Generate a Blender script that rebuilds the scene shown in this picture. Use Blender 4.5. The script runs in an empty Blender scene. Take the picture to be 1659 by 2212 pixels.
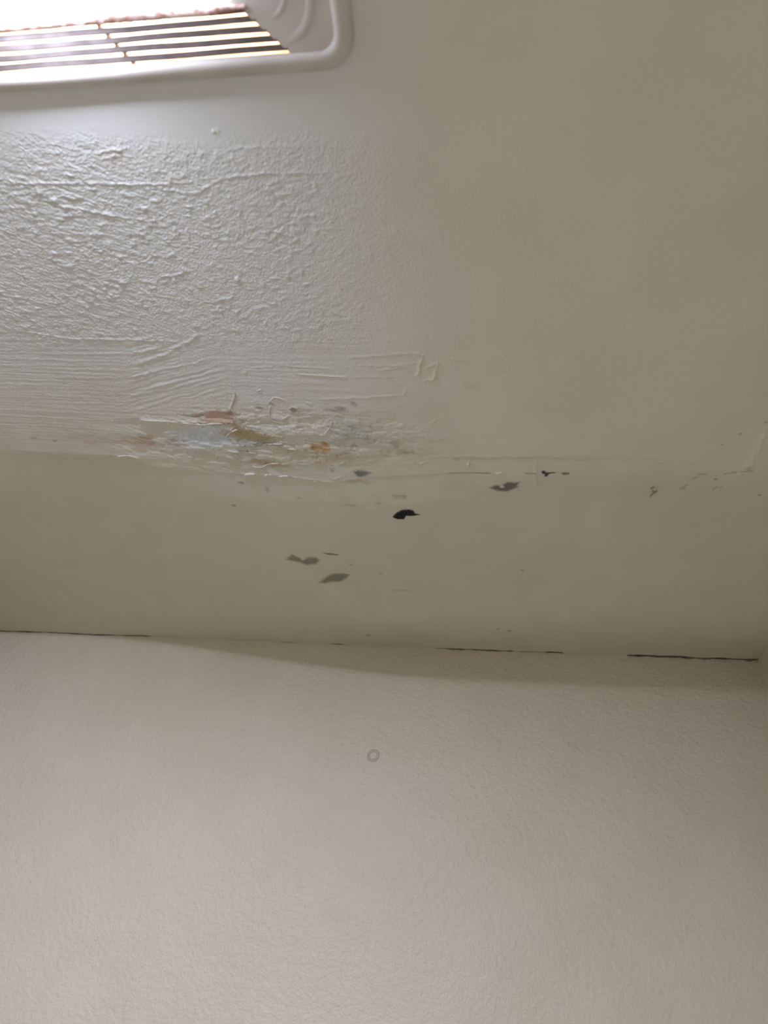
import bpy, bmesh, math, random
import numpy as np
from mathutils import Vector, Matrix

# ------------------------------------------------------------------ camera, world, exposure
H = 2.12                      # ceiling height
CAM_Z = 1.22
YAW, PITCH, ROLL = math.radians(10.5), math.radians(40.0), math.radians(7.5)
FPX, CX, CY = 1661.0, 829.5, 1106.0       # focal length in pixels of the 1659 x 2212 frame

_F = np.array([-math.sin(YAW) * math.cos(PITCH), math.cos(YAW) * math.cos(PITCH), math.sin(PITCH)])
_R0 = np.array([math.cos(YAW), math.sin(YAW), 0.0])
_U0 = np.cross(_R0, _F)
_R = math.cos(ROLL) * _R0 + math.sin(ROLL) * _U0
_U = -math.sin(ROLL) * _R0 + math.cos(ROLL) * _U0
CAM = np.array([0.0, 0.0, CAM_Z])

sc = bpy.context.scene
col = sc.collection
cam_data = bpy.data.cameras.new('camera')
cam_data.sensor_fit = 'HORIZONTAL'
cam_data.sensor_width = 36.0
cam_data.lens = 36.0 * FPX / 1659.0
cam_data.clip_start = 0.01
cam_data.dof.use_dof = True
cam_data.dof.focus_distance = 1.38
cam_data.dof.aperture_fstop = 4.5
cam = bpy.data.objects.new('camera', cam_data)
m = Matrix(((_R[0], _U[0], -_F[0], CAM[0]), (_R[1], _U[1], -_F[1], CAM[1]),
            (_R[2], _U[2], -_F[2], CAM[2]), (0, 0, 0, 1)))
cam.matrix_world = m
col.objects.link(cam)
sc.camera = cam

world = bpy.data.worlds.new('world')
sc.world = world
world.use_nodes = True
world.node_tree.nodes['Background'].inputs[0].default_value = (0.0, 0.0, 0.0, 1)
world.node_tree.nodes['Background'].inputs[1].default_value = 0.0

LENS_STRENGTH = 112.0
BULB_STRENGTH = 3.2
LAMP_COLOUR = (0.93, 0.99, 1.22)
sc.view_settings.view_transform = 'Standard'
sc.view_settings.look = 'None'
sc.view_settings.gamma = 1.0
sc.view_settings.use_curve_mapping = False
sc.view_settings.exposure = 1.03
sc.cycles.max_bounces = 4
sc.cycles.diffuse_bounces = 4
sc.cycles.glossy_bounces = 2
sc.cycles.transparent_max_bounces = 4
sc.cycles.caustics_reflective = False
sc.cycles.caustics_refractive = False

# ------------------------------------------------------------------ room extents
Y_BACK = 1.692 * 0.9
X_RIGHT = 0.6285 * 0.9
X_LEFT = -1.235
Y_FRONT = -1.15


def sstep(a, b, t):
    t = np.clip((t - a) / (b - a), 0, 1)
    return t * t * (3 - 2 * t)


# ------------------------------------------------------------------ numpy gradient noise
_rng = np.random.RandomState(7)
_PERM = _rng.permutation(4096)
_ANG = _rng.rand(4096) * 2 * np.pi
_GX, _GY = np.cos(_ANG), np.sin(_ANG)


def perlin(x, y, seed=0):
    x = x + seed * 17.31
    y = y + seed * 9.77
    xi = np.floor(x).astype(np.int64)
    yi = np.floor(y).astype(np.int64)
    xf = x - xi
    yf = y - yi
    u = xf * xf * xf * (xf * (xf * 6 - 15) + 10)
    v = yf * yf * yf * (yf * (yf * 6 - 15) + 10)

    def g(ix, iy, dx, dy):
        h = _PERM[(_PERM[ix & 4095] + iy) & 4095]
        return _GX[h] * dx + _GY[h] * dy
    a = g(xi, yi, xf, yf)
    b = g(xi + 1, yi, xf - 1, yf)
    c = g(xi, yi + 1, xf, yf - 1)
    d = g(xi + 1, yi + 1, xf - 1, yf - 1)
    return (a + u * (b - a) + v * (c - a + u * (a - b - c + d))) * 1.5


def fbm(x, y, seed=0, octv=3):
    r, a, s = 0, 1.0, 0
    for o in range(octv):
        r = r + a * perlin(x * 2 ** o, y * 2 ** o, seed + o * 3)
        s += a
        a *= 0.5
    return r / s


# ------------------------------------------------------------------ the sag of the ceiling
def sag(x, y):
    """how far the ceiling board hangs below its level"""
    sx = 0.012 + 0.062 * sstep(-0.92, -0.15, x) - 0.012 * sstep(0.1, 0.57, x)
    rise = sstep(0.45, 1.24, y)
    fall = 1 - 0.97 * sstep(1.24, 1.545, y)
    return sx * np.where(y < 1.24, rise, fall)


def px_ray(px, py):
    px = np.asarray(px, float)
    py = np.asarray(py, float)
    return (_F[None] + ((px - CX) / FPX)[:, None] * _R[None] - ((py - CY) / FPX)[:, None] * _U[None])


def on_ceiling(pts, drop=0.0):
    """points of the sagging ceiling seen at these photo positions -> (n, 2) world x, y"""
    pts = np.asarray(pts, float).reshape(-1, 2)
    r = px_ray(pts[:, 0], pts[:, 1])
    z = np.full(len(pts), H - drop)
    for _ in range(6):
        t = (z - CAM_Z) / r[:, 2]
        p = CAM[None] + r * t[:, None]
        z = H - drop - (sag(p[:, 0], p[:, 1]) if drop == 0 else 0)
    return p[:, :2]


def on_wall(pts):
    pts = np.asarray(pts, float).reshape(-1, 2)
    r = px_ray(pts[:, 0], pts[:, 1])
    t = Y_BACK / r[:, 1]
    p = CAM[None] + r * t[:, None]
    return p[:, [0, 2]]


def to_px(x, y):
    P = np.stack([x, y, np.full_like(x, H) - sag(x, y)], -1) - CAM
    d = P @ _F
    return CX + FPX * (P @ _R) / d, CY - FPX * (P @ _U) / d


# ------------------------------------------------------------------ helpers
def link(o, parent=None):
    col.objects.link(o)
    if parent is not None:
        o.parent = parent
    return o


def mesh_obj(name, verts, faces, mat, parent=None, smooth=True):
    me = bpy.data.meshes.new(name)
    me.from_pydata([tuple(v) for v in verts], [], [tuple(f) for f in faces])
    if smooth:
        me.polygons.foreach_set('use_smooth', [True] * len(me.polygons))
    me.materials.append(mat)
    me.update()
    return link(bpy.data.objects.new(name, me), parent)


def bm_obj(name, bm, mat, parent=None, smooth=False):
    me = bpy.data.meshes.new(name)
    bm.normal_update()
    bm.to_mesh(me)
    bm.free()
    if smooth:
        me.polygons.foreach_set('use_smooth', [True] * len(me.polygons))
    me.materials.append(mat)
    return link(bpy.data.objects.new(name, me), parent)


def tag(o, label=None, cat=None, group=None, kind=None):
    if label:
        o['label'] = label
    if cat:
        o['category'] = cat
    if group:
        o['group'] = group
    if kind:
        o['kind'] = kind
    return o


def grid_mesh(name, co, nx, ny, keep=None):
    """co: (ny*nx, 3) array; quads facing -z for a ceiling given x fast, y slow"""
    idx = np.arange(nx * ny).reshape(ny, nx)
    a = idx[:-1, :-1].ravel()
    b = idx[1:, :-1].ravel()
    c = idx[1:, 1:].ravel()
    d = idx[:-1, 1:].ravel()
    q = np.stack([a, b, c, d], 1)
    if keep is not None:
        q = q[keep]
    used = np.zeros(nx * ny, bool)
    used[q.ravel()] = True
    remap = np.cumsum(used) - 1
    q = remap[q]
    v = co[used]
    me = bpy.data.meshes.new(name)
    me.vertices.add(len(v))
    me.vertices.foreach_set('co', v.astype(np.float32).ravel())
    me.loops.add(q.size)
    me.loops.foreach_set('vertex_index', q.astype(np.int32).ravel())
    me.polygons.add(len(q))
    me.polygons.foreach_set('loop_start', np.arange(0, q.size, 4, dtype=np.int32))
    me.polygons.foreach_set('loop_total', np.full(len(q), 4, np.int32))
    me.polygons.foreach_set('use_smooth', np.ones(len(q), bool))
    me.update(calc_edges=True)
    return me, used


# ------------------------------------------------------------------ materials
def new_mat(name):
    mt = bpy.data.materials.new(name)
    mt.use_nodes = True
    nt = mt.node_tree
    return mt, nt, nt.nodes['Principled BSDF']


def paint_mat(name, base, base2, rough=0.5, spec=0.35, attr=None, bumps=((260.0, 0.00012), (90.0, 0.00015)), mask_attr=None,
              mottle=7.0):
    mt, nt, b = new_mat(name)
    N, L = nt.nodes, nt.links
    tc = N.new('ShaderNodeTexCoord')
    n1 = N.new('ShaderNodeTexNoise')
    n1.inputs['Scale'].default_value = mottle
    n1.inputs['Detail'].default_value = 2
    L.new(tc.outputs['Object'], n1.inputs['Vector'])
    rp = N.new('ShaderNodeMapRange')
    rp.inputs[1].default_value = 0.35
    rp.inputs[2].default_value = 0.65
    L.new(n1.outputs['Fac'], rp.inputs[0])
    mx = N.new('ShaderNodeMix')
    mx.data_type = 'RGBA'
    mx.inputs[6].default_value = (*base, 1)
    mx.inputs[7].default_value = (*base2, 1)
    L.new(rp.outputs[0], mx.inputs[0])
    colour = mx.outputs[2]
    if attr:
        at = N.new('ShaderNodeAttribute')
        at.attribute_name = attr
        m2 = N.new('ShaderNodeMix')
        m2.data_type = 'RGBA'
        L.new(at.outputs['Alpha'], m2.inputs[0])
        L.new(colour, m2.inputs[6])
        L.new(at.outputs['Color'], m2.inputs[7])
        colour = m2.outputs[2]
    L.new(colour, b.inputs['Base Color'])
    b.inputs['Roughness'].default_value = rough
    b.inputs['Specular IOR Level'].default_value = spec
    prev = None
    for i, (s, dist) in enumerate(bumps):
        nn = N.new('ShaderNodeTexNoise')
        nn.inputs['Scale'].default_value = s
        nn.inputs['Detail'].default_value = 1
        L.new(tc.outputs['Object'], nn.inputs['Vector'])
        if mask_attr and i == 0:              # rough plaster zone: coarser grain
            am = N.new('ShaderNodeAttribute')
            am.attribute_name = mask_attr
            ma = N.new('ShaderNodeMath')
            ma.operation = 'MULTIPLY_ADD'
            ma.inputs[1].default_value = 6.5
            ma.inputs[2].default_value = 1.0
            L.new(am.outputs['Fac'], ma.inputs[0])
            mh = N.new('ShaderNodeMath')
            mh.operation = 'MULTIPLY'
            L.new(nn.outputs['Fac'], mh.inputs[0])
            L.new(ma.outputs[0], mh.inputs[1])
        bp = N.new('ShaderNodeBump')
        bp.inputs['Distance'].default_value = dist
        bp.inputs['Strength'].default_value = 1.0
        L.new(mh.outputs[0] if (mask_attr and i == 0) else nn.outputs['Fac'], bp.inputs['Height'])
        if prev is not None:
            L.new(prev, bp.inputs['Normal'])
        prev = bp.outputs['Normal']
    if prev is not None:
        L.new(prev, b.inputs['Normal'])
    return mt


def plain_mat(name, c1, c2, scale, rough, spec=0.4, bump=0.0, metal=0.0, lo=0.35, hi=0.65):
    mt, nt, b = new_mat(name)
    N, L = nt.nodes, nt.links
    tc = N.new('ShaderNodeTexCoord')
    n1 = N.new('ShaderNodeTexNoise')
    n1.inputs['Scale'].default_value = scale
    n1.inputs['Detail'].default_value = 6
    L.new(tc.outputs['Object'], n1.inputs['Vector'])
    rp = N.new('ShaderNodeMapRange')
    rp.inputs[1].default_value = lo
    rp.inputs[2].default_value = hi
    L.new(n1.outputs['Fac'], rp.inputs[0])
    mx = N.new('ShaderNodeMix')
    mx.data_type = 'RGBA'
    mx.inputs[6].default_value = (*c1, 1)
    mx.inputs[7].default_value = (*c2, 1)
    L.new(rp.outputs[0], mx.inputs[0])
    L.new(mx.outputs[2], b.inputs['Base Color'])
    b.inputs['Roughness'].default_value = rough
    b.inputs['Specular IOR Level'].default_value = spec
    b.inputs['Metallic'].default_value = metal
    if bump:
        bp = N.new('ShaderNodeBump')
        bp.inputs['Distance'].default_value = bump
        L.new(n1.outputs['Fac'], bp.inputs['Height'])
        L.new(bp.outputs['Normal'], b.inputs['Normal'])
    return mt


def spot_mat(name, c1, c2, strength=1.0, scale=220.0, rough=0.8):
    """dried growth: opaque in the middle, breaking up to nothing towards its rim"""
    mt, nt, b = new_mat(name)
    N, L = nt.nodes, nt.links
    tc = N.new('ShaderNodeTexCoord')
    n1 = N.new('ShaderNodeTexNoise')
    n1.inputs['Scale'].default_value = scale
    n1.inputs['Detail'].default_value = 5
    L.new(tc.outputs['Object'], n1.inputs['Vector'])
    mx = N.new('ShaderNodeMix')
    mx.data_type = 'RGBA'
    mx.inputs[6].default_value = (*c1, 1)
    mx.inputs[7].default_value = (*c2, 1)
    L.new(n1.outputs['Fac'], mx.inputs[0])
    L.new(mx.outputs[2], b.inputs['Base Color'])
    b.inputs['Roughness'].default_value = rough
    b.inputs['Specular IOR Level'].default_value = 0.2
    at = N.new('ShaderNodeAttribute')
    at.attribute_name = 'cover'
    ml = N.new('ShaderNodeMath')
    ml.operation = 'MULTIPLY'
    ml.inputs[1].default_value = strength
    L.new(at.outputs['Fac'], ml.inputs[0])
    L.new(ml.outputs[0], b.inputs['Alpha'])
    return mt


def emit_mat(name, colour, strength, hot=None, falloff=0.3, low=0.5):
    mt = bpy.data.materials.new(name)
    mt.use_nodes = True
    nt = mt.node_tree
    N, L = nt.nodes, nt.links
    N.remove(N['Principled BSDF'])
    em = N.new('ShaderNodeEmission')
    em.inputs[0].default_value = (*colour, 1)
    em.inputs[1].default_value = strength
    if hot is not None:                       # the bulb behind the diffuser makes it brighter there
        g = N.new('ShaderNodeNewGeometry')
        vd = N.new('ShaderNodeVectorMath')
        vd.operation = 'DISTANCE'
        vd.inputs[1].default_value = hot
        L.new(g.outputs['Position'], vd.inputs[0])
        rp = N.new('ShaderNodeMapRange')
        rp.interpolation_type = 'SMOOTHSTEP'
        rp.inputs[1].default_value = 0.0
        rp.inputs[2].default_value = falloff
        rp.inputs[3].default_value = strength
        rp.inputs[4].default_value = strength * low
        L.new(vd.outputs['Value'], rp.inputs[0])
        L.new(rp.outputs[0], em.inputs[1])
    L.new(em.outputs[0], N['Material Output'].inputs[0])
    return mt


C_PAINT = (0.67, 0.645, 0.555)
C_PAINT2 = (0.71, 0.685, 0.60)
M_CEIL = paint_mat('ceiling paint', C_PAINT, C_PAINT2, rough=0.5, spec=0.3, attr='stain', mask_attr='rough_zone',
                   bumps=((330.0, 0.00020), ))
M_WALL = paint_mat('wall paint', (0.72, 0.67, 0.55), (0.75, 0.70, 0.585), rough=0.45, spec=0.4,
                   bumps=((300.0, 0.0009), (110.0, 0.0022)))
M_FLOOR = plain_mat('floor tile', (0.74, 0.67, 0.51), (0.80, 0.73, 0.57), 6, 0.4)
M_TILE = plain_mat('brown wall tile', (0.32, 0.285, 0.22), (0.40, 0.36, 0.29), 5, 0.35)
M_COVER = plain_mat('aged cover plastic', (0.54, 0.50, 0.46), (0.62, 0.575, 0.535), 18, 0.45)
M_SLAT = plain_mat('slat plastic', (0.10, 0.083, 0.08), (0.17, 0.14, 0.135), 40, 0.55)
M_RUST = plain_mat('corroded rim', (0.40, 0.22, 0.17), (0.80, 0.64, 0.58), 95, 0.7, bump=0.002, lo=0.4, hi=0.6)
M_HOUSE = plain_mat('warm metal housing', (0.62, 0.36, 0.18), (0.78, 0.52, 0.30), 25, 0.4)
M_FLAKE = paint_mat('loose paint', (0.80, 0.79, 0.74), (0.86, 0.85, 0.80), rough=0.5, bumps=((500.0, 0.0001),))

# ------------------------------------------------------------------ the ceiling: a modelled surface
FX0, FX1 = -0.690, -0.150      # cover outline
FY0, FY1 = -0.120, 0.311
HX0, HX1, HY0, HY1 = -0.655, -0.185, -0.085, 0.296     # hole for the housing


def axis(parts):
    out = []
    for a, b, s in parts:
        n = max(1, int(round((b - a) / s)))
        out.append(np.linspace(a, b, n, endpoint=False))
    return np.concatenate(out + [np.array([parts[-1][1]])])


XS = axis([(X_LEFT, -0.90, 0.004), (-0.90, -0.66, 0.0018), (-0.66, 0.06, 0.0011), (0.06, X_RIGHT, 0.0019)])
YS = axis([(Y_FRONT, 0.15, 0.03), (0.15, 0.30, 0.004), (0.30, 0.62, 0.0010), (0.62, 1.10, 0.0013),
           (1.10, Y_BACK - 0.05, 0.0026), (Y_BACK - 0.05, Y_BACK - 0.0042, 0.0015)])
# close the last row on the wall line; the gap is shaped below
NX, NY = len(XS), len(YS)
GX, GY = np.meshgrid(XS, YS)
PX, PY = to_px(GX, GY)


def seg_dist(x, y, poly):
    """distance to a polyline and signed side of the nearest segment, 0-1 position along"""
    best = np.full(x.shape, 1e9)
    side = np.zeros(x.shape)
    along = np.zeros(x.shape)
    L = np.r_[0, np.cumsum(np.hypot(*np.diff(poly, axis=0).T))]
    for i in range(len(poly) - 1):
        a, b = poly[i], poly[i + 1]
        d = b - a
        l2 = d @ d + 1e-12
        t = np.clip(((x - a[0]) * d[0] + (y - a[1]) * d[1]) / l2, 0, 1)
        dx, dy = x - a[0] - t * d[0], y - a[1] - t * d[1]
        dd = np.hypot(dx, dy)
        s = d[0] * dy - d[1] * dx
        mk = dd < best
        best = np.where(mk, dd, best)
        side = np.where(mk, np.sign(s), side)
        along = np.where(mk, (L[i] + t * math.sqrt(l2)) / L[-1], along)
    return best, side, along


def window(poly, pad):
    x0, y0 = poly.min(0) - pad
    x1, y1 = poly.max(0) + pad
    i0, i1 = np.searchsorted(XS, [x0, x1])
    j0, j1 = np.searchsorted(YS, [y0, y1])
    return slice(j0, max(j1, j0 + 1)), slice(i0, max(i1, i0 + 1))


DROP = np.zeros((NY, NX))      # extra thickness of plaster and paint, metres downwards


def ridge(pts, h, w, taper=True, wob=0.0015):
    """a raised (h > 0) or scored (h < 0) line"""
    poly = on_ceiling(pts)
    s = window(poly, w * 4 + 0.006)
    x, y = GX[s], GY[s]
    nx = perlin(x * 90, y * 90, 31) * wob
    ny = perlin(x * 90, y * 90, 37) * wob
    d, _, al = seg_dist(x + nx, y + ny, poly)
    k = np.exp(-(d / w) ** 2)
    if taper:
        k = k * np.clip(np.minimum(al, 1 - al) * 8 + 0.15, 0, 1)
    DROP[s] += 1.6 * h * k * (0.7 + 0.6 * perlin(x * 160, y * 160, 41))


def step_edge(pts, h, fade=0.09, wob=0.002, up_side=1):
    """a layer that ends at this line with a sharp edge and thins out away from it"""
    poly = on_ceiling(pts)
    s = window(poly, fade + 0.01)
    x, y = GX[s], GY[s]
    nx = perlin(x * 45, y * 45, 51) * wob
    ny = perlin(x * 45, y * 45, 57) * wob
    d, sd, al = seg_dist(x + nx, y + ny, poly)
    sgn = d * sd * up_side
    k = np.where(sgn > 0, np.exp(-(sgn / (fade * 0.4)) ** 2), 0) * np.clip(np.minimum(al, 1 - al) * 6, 0, 1)
    DROP[s] += h * k * sstep(0, 0.0016, sgn)


def dimple(pt, rx, ry, ang, h):
    c = on_ceiling([pt])[0]
    poly = np.array([c, c])
    s = window(poly, max(rx, ry) * 2.2)
    x, y = GX[s] - c[0], GY[s] - c[1]
    ca, sa = math.cos(ang), math.sin(ang)
    u, v = (x * ca + y * sa) / rx, (-x * sa + y * ca) / ry
    r = np.sqrt(u * u + v * v)
    DROP[s] += h * (1 - sstep(0.55, 1.1, r)) - 0.25 * h * np.exp(-((r - 1.15) / 0.22) ** 2)


# --- zones of texture, in the plane of the ceiling
wx = perlin(GX * 9, GY * 9, 3) * 60
wy = perlin(GX * 9, GY * 9, 5) * 60
zr = (1 - sstep(640, 960, PX + wx)) * sstep(262, 330, PY + 0.5 * wy) * (1 - sstep(700, 775, PY + 0.6 * wy))
zmid = (1 - sstep(640, 930, PX + wx)) * sstep(690, 760, PY + wy) * (1 - sstep(900, 1010, PY + wy))
zlow = sstep(1000, 1080, PY)
zright = sstep(740, 950, PX + wx) * (1 - sstep(800, 1000, PY))


def stroked(ang, la, lc, seed, warp=0.004):
    ca, sa = math.cos(ang), math.sin(ang)
    qx = GX + perlin(GX * 40, GY * 40, seed + 1) * warp
    qy = GY + perlin(GX * 40, GY * 40, seed + 2) * warp
    return perlin((qx * ca + qy * sa) / la, (-qx * sa + qy * ca) / lc, seed)


# brush directions fan out: falling to the right on the left, rising on the right
sl = stroked(math.radians(16), 0.017, 0.0046, 11, 0.002) + 0.5 * stroked(math.radians(10), 0.030, 0.0085, 12, 0.003)
sr = stroked(math.radians(-24), 0.013, 0.0050, 15, 0.002) + 0.5 * stroked(math.radians(-16), 0.024, 0.0085, 16, 0.003)
tmix = sstep(200, 600, PX + wx * 1.5)
strokes = sl * (1 - tmix) + sr * tmix
pimples = np.maximum(0, perlin(GX * 105, GY * 105, 21) - 0.40) + 0.8 * np.maximum(0, perlin(GX * 50, GY * 70, 22) - 0.50)
lumps = fbm(GX * 60, GY * 80, 23, 3)
RELIEF = 0.00050
big = np.clip(0.75 + 0.5 * fbm(GX * 8, GY * 8, 77, 2), 0.3, 1.3) * (0.55 + 0.45 * sstep(330, 480, PY + wy))
DROP += zr * big * (RELIEF * strokes + RELIEF * 1.2 * lumps + 0.0032 * pimples)
crk = 1 - np.abs(stroked(math.radians(8), 0.050, 0.022, 25, 0.006))
DROP += zr * big * 0.0006 * np.clip((crk - 0.95) / 0.05, 0, 1)
# horizontal trowelling
tro = stroked(math.radians(1.5), 0.16, 0.0042, 61, 0.0015)
tro2 = stroked(math.radians(-16), 0.07, 0.0048, 63, 0.002)
td = sstep(250, 300, PX) * (1 - sstep(430, 520, PX)) * (1 - sstep(850, 900, PY))
DROP += zmid * (0.00034 * tro * (1 - td) + 0.00075 * tro2 * td + 0.00030 * lumps)
# gentle orange peel elsewhere, slow unevenness of the board everywhere
DROP += (zright * 0.00016 + zlow * 0.00005) * fbm(GX * 110, GY * 110, 27, 2)
DROP += 0.0007 * fbm(GX * 5.5, GY * 5.5, 29, 2)
fray = np.exp(-((PY - (735 + 14 * perlin(GX * 30, GY * 30, 33))) / 16) ** 2) * (1 - sstep(900, 1050, PX)) * sstep(40, 130, PX)
DROP += fray * 0.0007 * np.maximum(0, fbm(GX * 95, GY * 60, 35, 3) + 0.1)

# --- single edges, scratches and joints, each traced where it runs
ridge([(0, 396), (150, 397), (330, 398), (420, 392)], 0.0006, 0.0016)
ridge([(300, 400), (420, 420), (480, 385), (560, 376), (640, 374), (740, 371)], 0.0005, 0.0016)
ridge([(205, 332), (240, 325), (283, 318)], 0.0006, 0.0018, wob=0.003)
ridge([(215, 350), (245, 338), (262, 333)], 0.0005, 0.0018, wob=0.003)
ridge([(460, 287), (475, 281)], 0.001, 0.002)
ridge([(490, 322), (560, 318), (640, 315)], 0.0004, 0.0018)
ridge([(110, 440), (220, 462), (330, 480)], 0.0006, 0.0015)
ridge([(345, 598), (390, 592), (410, 580)], 0.0009, 0.0016)
ridge([(30, 712), (150, 732), (270, 733), (385, 738)], 0.0008, 0.0012)
ridge([(275, 765), (310, 758), (340, 752)], 0.001, 0.002)
ridge([(285, 790), (350, 768), (410, 735), (440, 715)], 0.0010, 0.0022)
ridge([(280, 815), (350, 798), (420, 785), (455, 772)], 0.0008, 0.0018)
ridge([(275, 860), (330, 838), (380, 822)], 0.0005, 0.0018)
ridge([(270, 890), (320, 878), (420, 850)], 0.0004, 0.0018)
ridge([(125, 815), (200, 817), (272, 816)], 0.0004, 0.0014)
ridge([(90, 765), (200, 765), (272, 763)], 0.0003, 0.0012)
ridge([(640, 808), (700, 812), (755, 814)], 0.0010, 0.0011, wob=0.0004)
ridge([(755, 815), (860, 814)], 0.0004, 0.0009, wob=0.0004)
ridge([(540, 795), (610, 790), (720, 797)], 0.0005, 0.0011)
ridge([(525, 805), (535, 802)], 0.001, 0.0018)
ridge([(740, 775), (820, 768), (895, 762)], 0.0006, 0.0016)
ridge([(760, 788), (850, 790), (905, 783)], 0.0006, 0.0016)
ridge([(820, 800), (870, 792), (890, 800)], 0.0007, 0.0016)
ridge([(890, 758), (912, 770), (905, 800), (898, 815)], 0.0010, 0.0020)
ridge([(918, 795), (945, 785), (938, 818), (918, 822), (945, 818)], 0.0010, 0.0020)
ridge([(975, 776), (1012, 778)], 0.0008, 0.0018)
ridge([(1060, 803), (1100, 800), (1140, 795)], 0.0004, 0.0014)
ridge([(690, 862), (800, 858), (872, 852), (880, 838)], 0.0007, 0.0013)
ridge([(660, 868), (675, 874)], 0.0010, 0.0022)
ridge([(300, 903), (345, 907), (400, 910), (480, 912)], 0.0014, 0.0016)
ridge([(398, 905), (430, 915), (485, 911)], 0.0010, 0.0013)
ridge([(485, 945), (500, 930), (515, 925)], 0.0014, 0.0020)
ridge([(520, 916), (560, 912), (575, 905)], 0.0008, 0.0016)
ridge([(490, 970), (520, 974), (560, 978)], 0.0012, 0.0015)
ridge([(620, 972), (642, 968)], 0.0012, 0.0022)
ridge([(565, 962), (590, 958), (612, 956)], 0.0008, 0.0016)
ridge([(540, 1002), (560, 1008), (580, 1003), (605, 998)], 0.0012, 0.0016)
ridge([(590, 916), (612, 925), (640, 918)], 0.0008, 0.0014)
ridge([(340, 1011), (370, 1013), (420, 1014)], 0.0008, 0.0016)
ridge([(470, 1021), (525, 1023), (590, 1025), (620, 1029)], 0.0010, 0.0014)
ridge([(620, 1029), (680, 1036), (720, 1041), (760, 1040), (800, 1032)], 0.0008, 0.0014)
ridge([(708, 1030), (725, 1034), (740, 1028)], 0.0010, 0.0014)
ridge([(698, 900), (718, 906), (712, 922), (702, 936)], 0.0009, 0.0011, wob=0.0004)
ridge([(700, 898), (693, 915), (686, 922)], 0.0005, 0.0010, wob=0.0004)
ridge([(930, 915), (945, 904)], 0.0006, 0.0013)
ridge([(890, 1004), (895, 998)], 0.0010, 0.0013)
ridge([(908, 1002), (922, 998)], 0.0010, 0.0013)
ridge([(790, 996), (815, 992)], 0.0006, 0.0013)
ridge([(830, 940), (890, 942), (940, 944)], 0.0003, 0.0014)
ridge([(740, 962), (790, 975), (860, 985)], 0.0003, 0.0020)
ridge([(930, 986), (1010, 984), (1090, 987), (1160, 986)], 0.0005, 0.0020, wob=0.001)
ridge([(1158, 985), (1157, 1010), (1158, 1050)], 0.0011, 0.0015, wob=0.0004)
ridge([(712, 1045), (708, 1075)], 0.0005, 0.0015, wob=0.0004)
ridge([(970, 1022), (1015, 1022), (1060, 1021)], -0.0012, 0.0011, wob=0.0006)
ridge([(1065, 1022), (1085, 1020)], 0.0013, 0.0014)
ridge([(1470, 1056), (1495, 1046), (1510, 1032), (1560, 1026), (1600, 1018), (1624, 1016)], -0.0005, 0.0012)
ridge([(1540, 1058), (1552, 1052)], -0.001, 0.0014)
ridge([(1605, 1022), (1625, 1020)], 0.0012, 0.0020)
ridge([(1585, 1040), (1622, 1000), (1645, 958), (1657, 930)], 0.0012, 0.0050)
# trowelled layers that stop at an edge
step_edge([(0, 974), (100, 976), (160, 980), (225, 983), (290, 985), (340, 1008), (430, 1016)], 0.0026, 0.10, up_side=-1)
step_edge([(240, 905), (300, 904), (400, 912), (480, 915), (540, 918)], 0.0012, 0.06, up_side=-1)
step_edge([(430, 1016), (520, 1024), (620, 1030), (720, 1044), (800, 1032), (930, 1025), (1100, 1022)], 0.0012, 0.06, up_side=-1)
step_edge([(930, 1000), (1040, 990), (1160, 988), (1400, 1000), (1659, 1000)], 0.0008, 0.08, wob=0.004, up_side=-1)
# the hollows where the skim coat came away
dimple((545, 945), 0.034, 0.015, 0.05, -0.0022)
dimple((470, 898), 0.028, 0.009, 0.0, -0.0016)
dimple((440, 945), 0.036, 0.010, 0.1, -0.0012)
dimple((575, 998), 0.030, 0.007, 0.0, -0.0012)
dimple((560, 882), 0.0085, 0.0028, 0.05, -0.0020)
dimple((634, 885), 0.0058, 0.0052, 0.0, -0.0030)
dimple((586, 873), 0.0035, 0.0040, 0.0, -0.0022)
dimple((397, 953), 0.0035, 0.0030, 0.0, -0.0014)
dimple((375, 953), 0.0060, 0.0035, 0.0, -0.0012)
dimple((310, 945), 0.012, 0.004, 0.2, -0.0012)
dimple((513, 603), 0.004, 0.004, 0.0, 0.0018)
dimple((868, 920), 0.0055, 0.004, 0.0, 0.0008)
dimple((1600, 938), 0.003, 0.003, 0.0, -0.001)
# crumbled zone
cz = np.exp(-(((PX - 560) / 230) ** 2 + ((PY - 950) / 70) ** 2) * 1.2)
tf = fbm(GX * 16 + 0.3, GY * 46, 71, 4) * 3.2 + 0.5 * fbm(GX * 70, GY * 120, 72, 2)
tl = np.floor(tf)
terr = tl + sstep(0.0, 0.13, tf - tl)
czb = np.exp(-(((PX - 590) / 300) ** 2 + ((PY - 950) / 62) ** 2) ** 1.6)
DROP += czb * 0.0024 * terr + cz * 0.0016 * fbm(GX * 60, GY * 120, 74, 3) + cz * 0.0005 * np.maximum(0, fbm(GX * 120, GY * 150, 73, 2) - 0.1)
DROP *= 1 - sstep(Y_BACK - 0.10, Y_BACK - 0.02, GY) * 0.8

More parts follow.
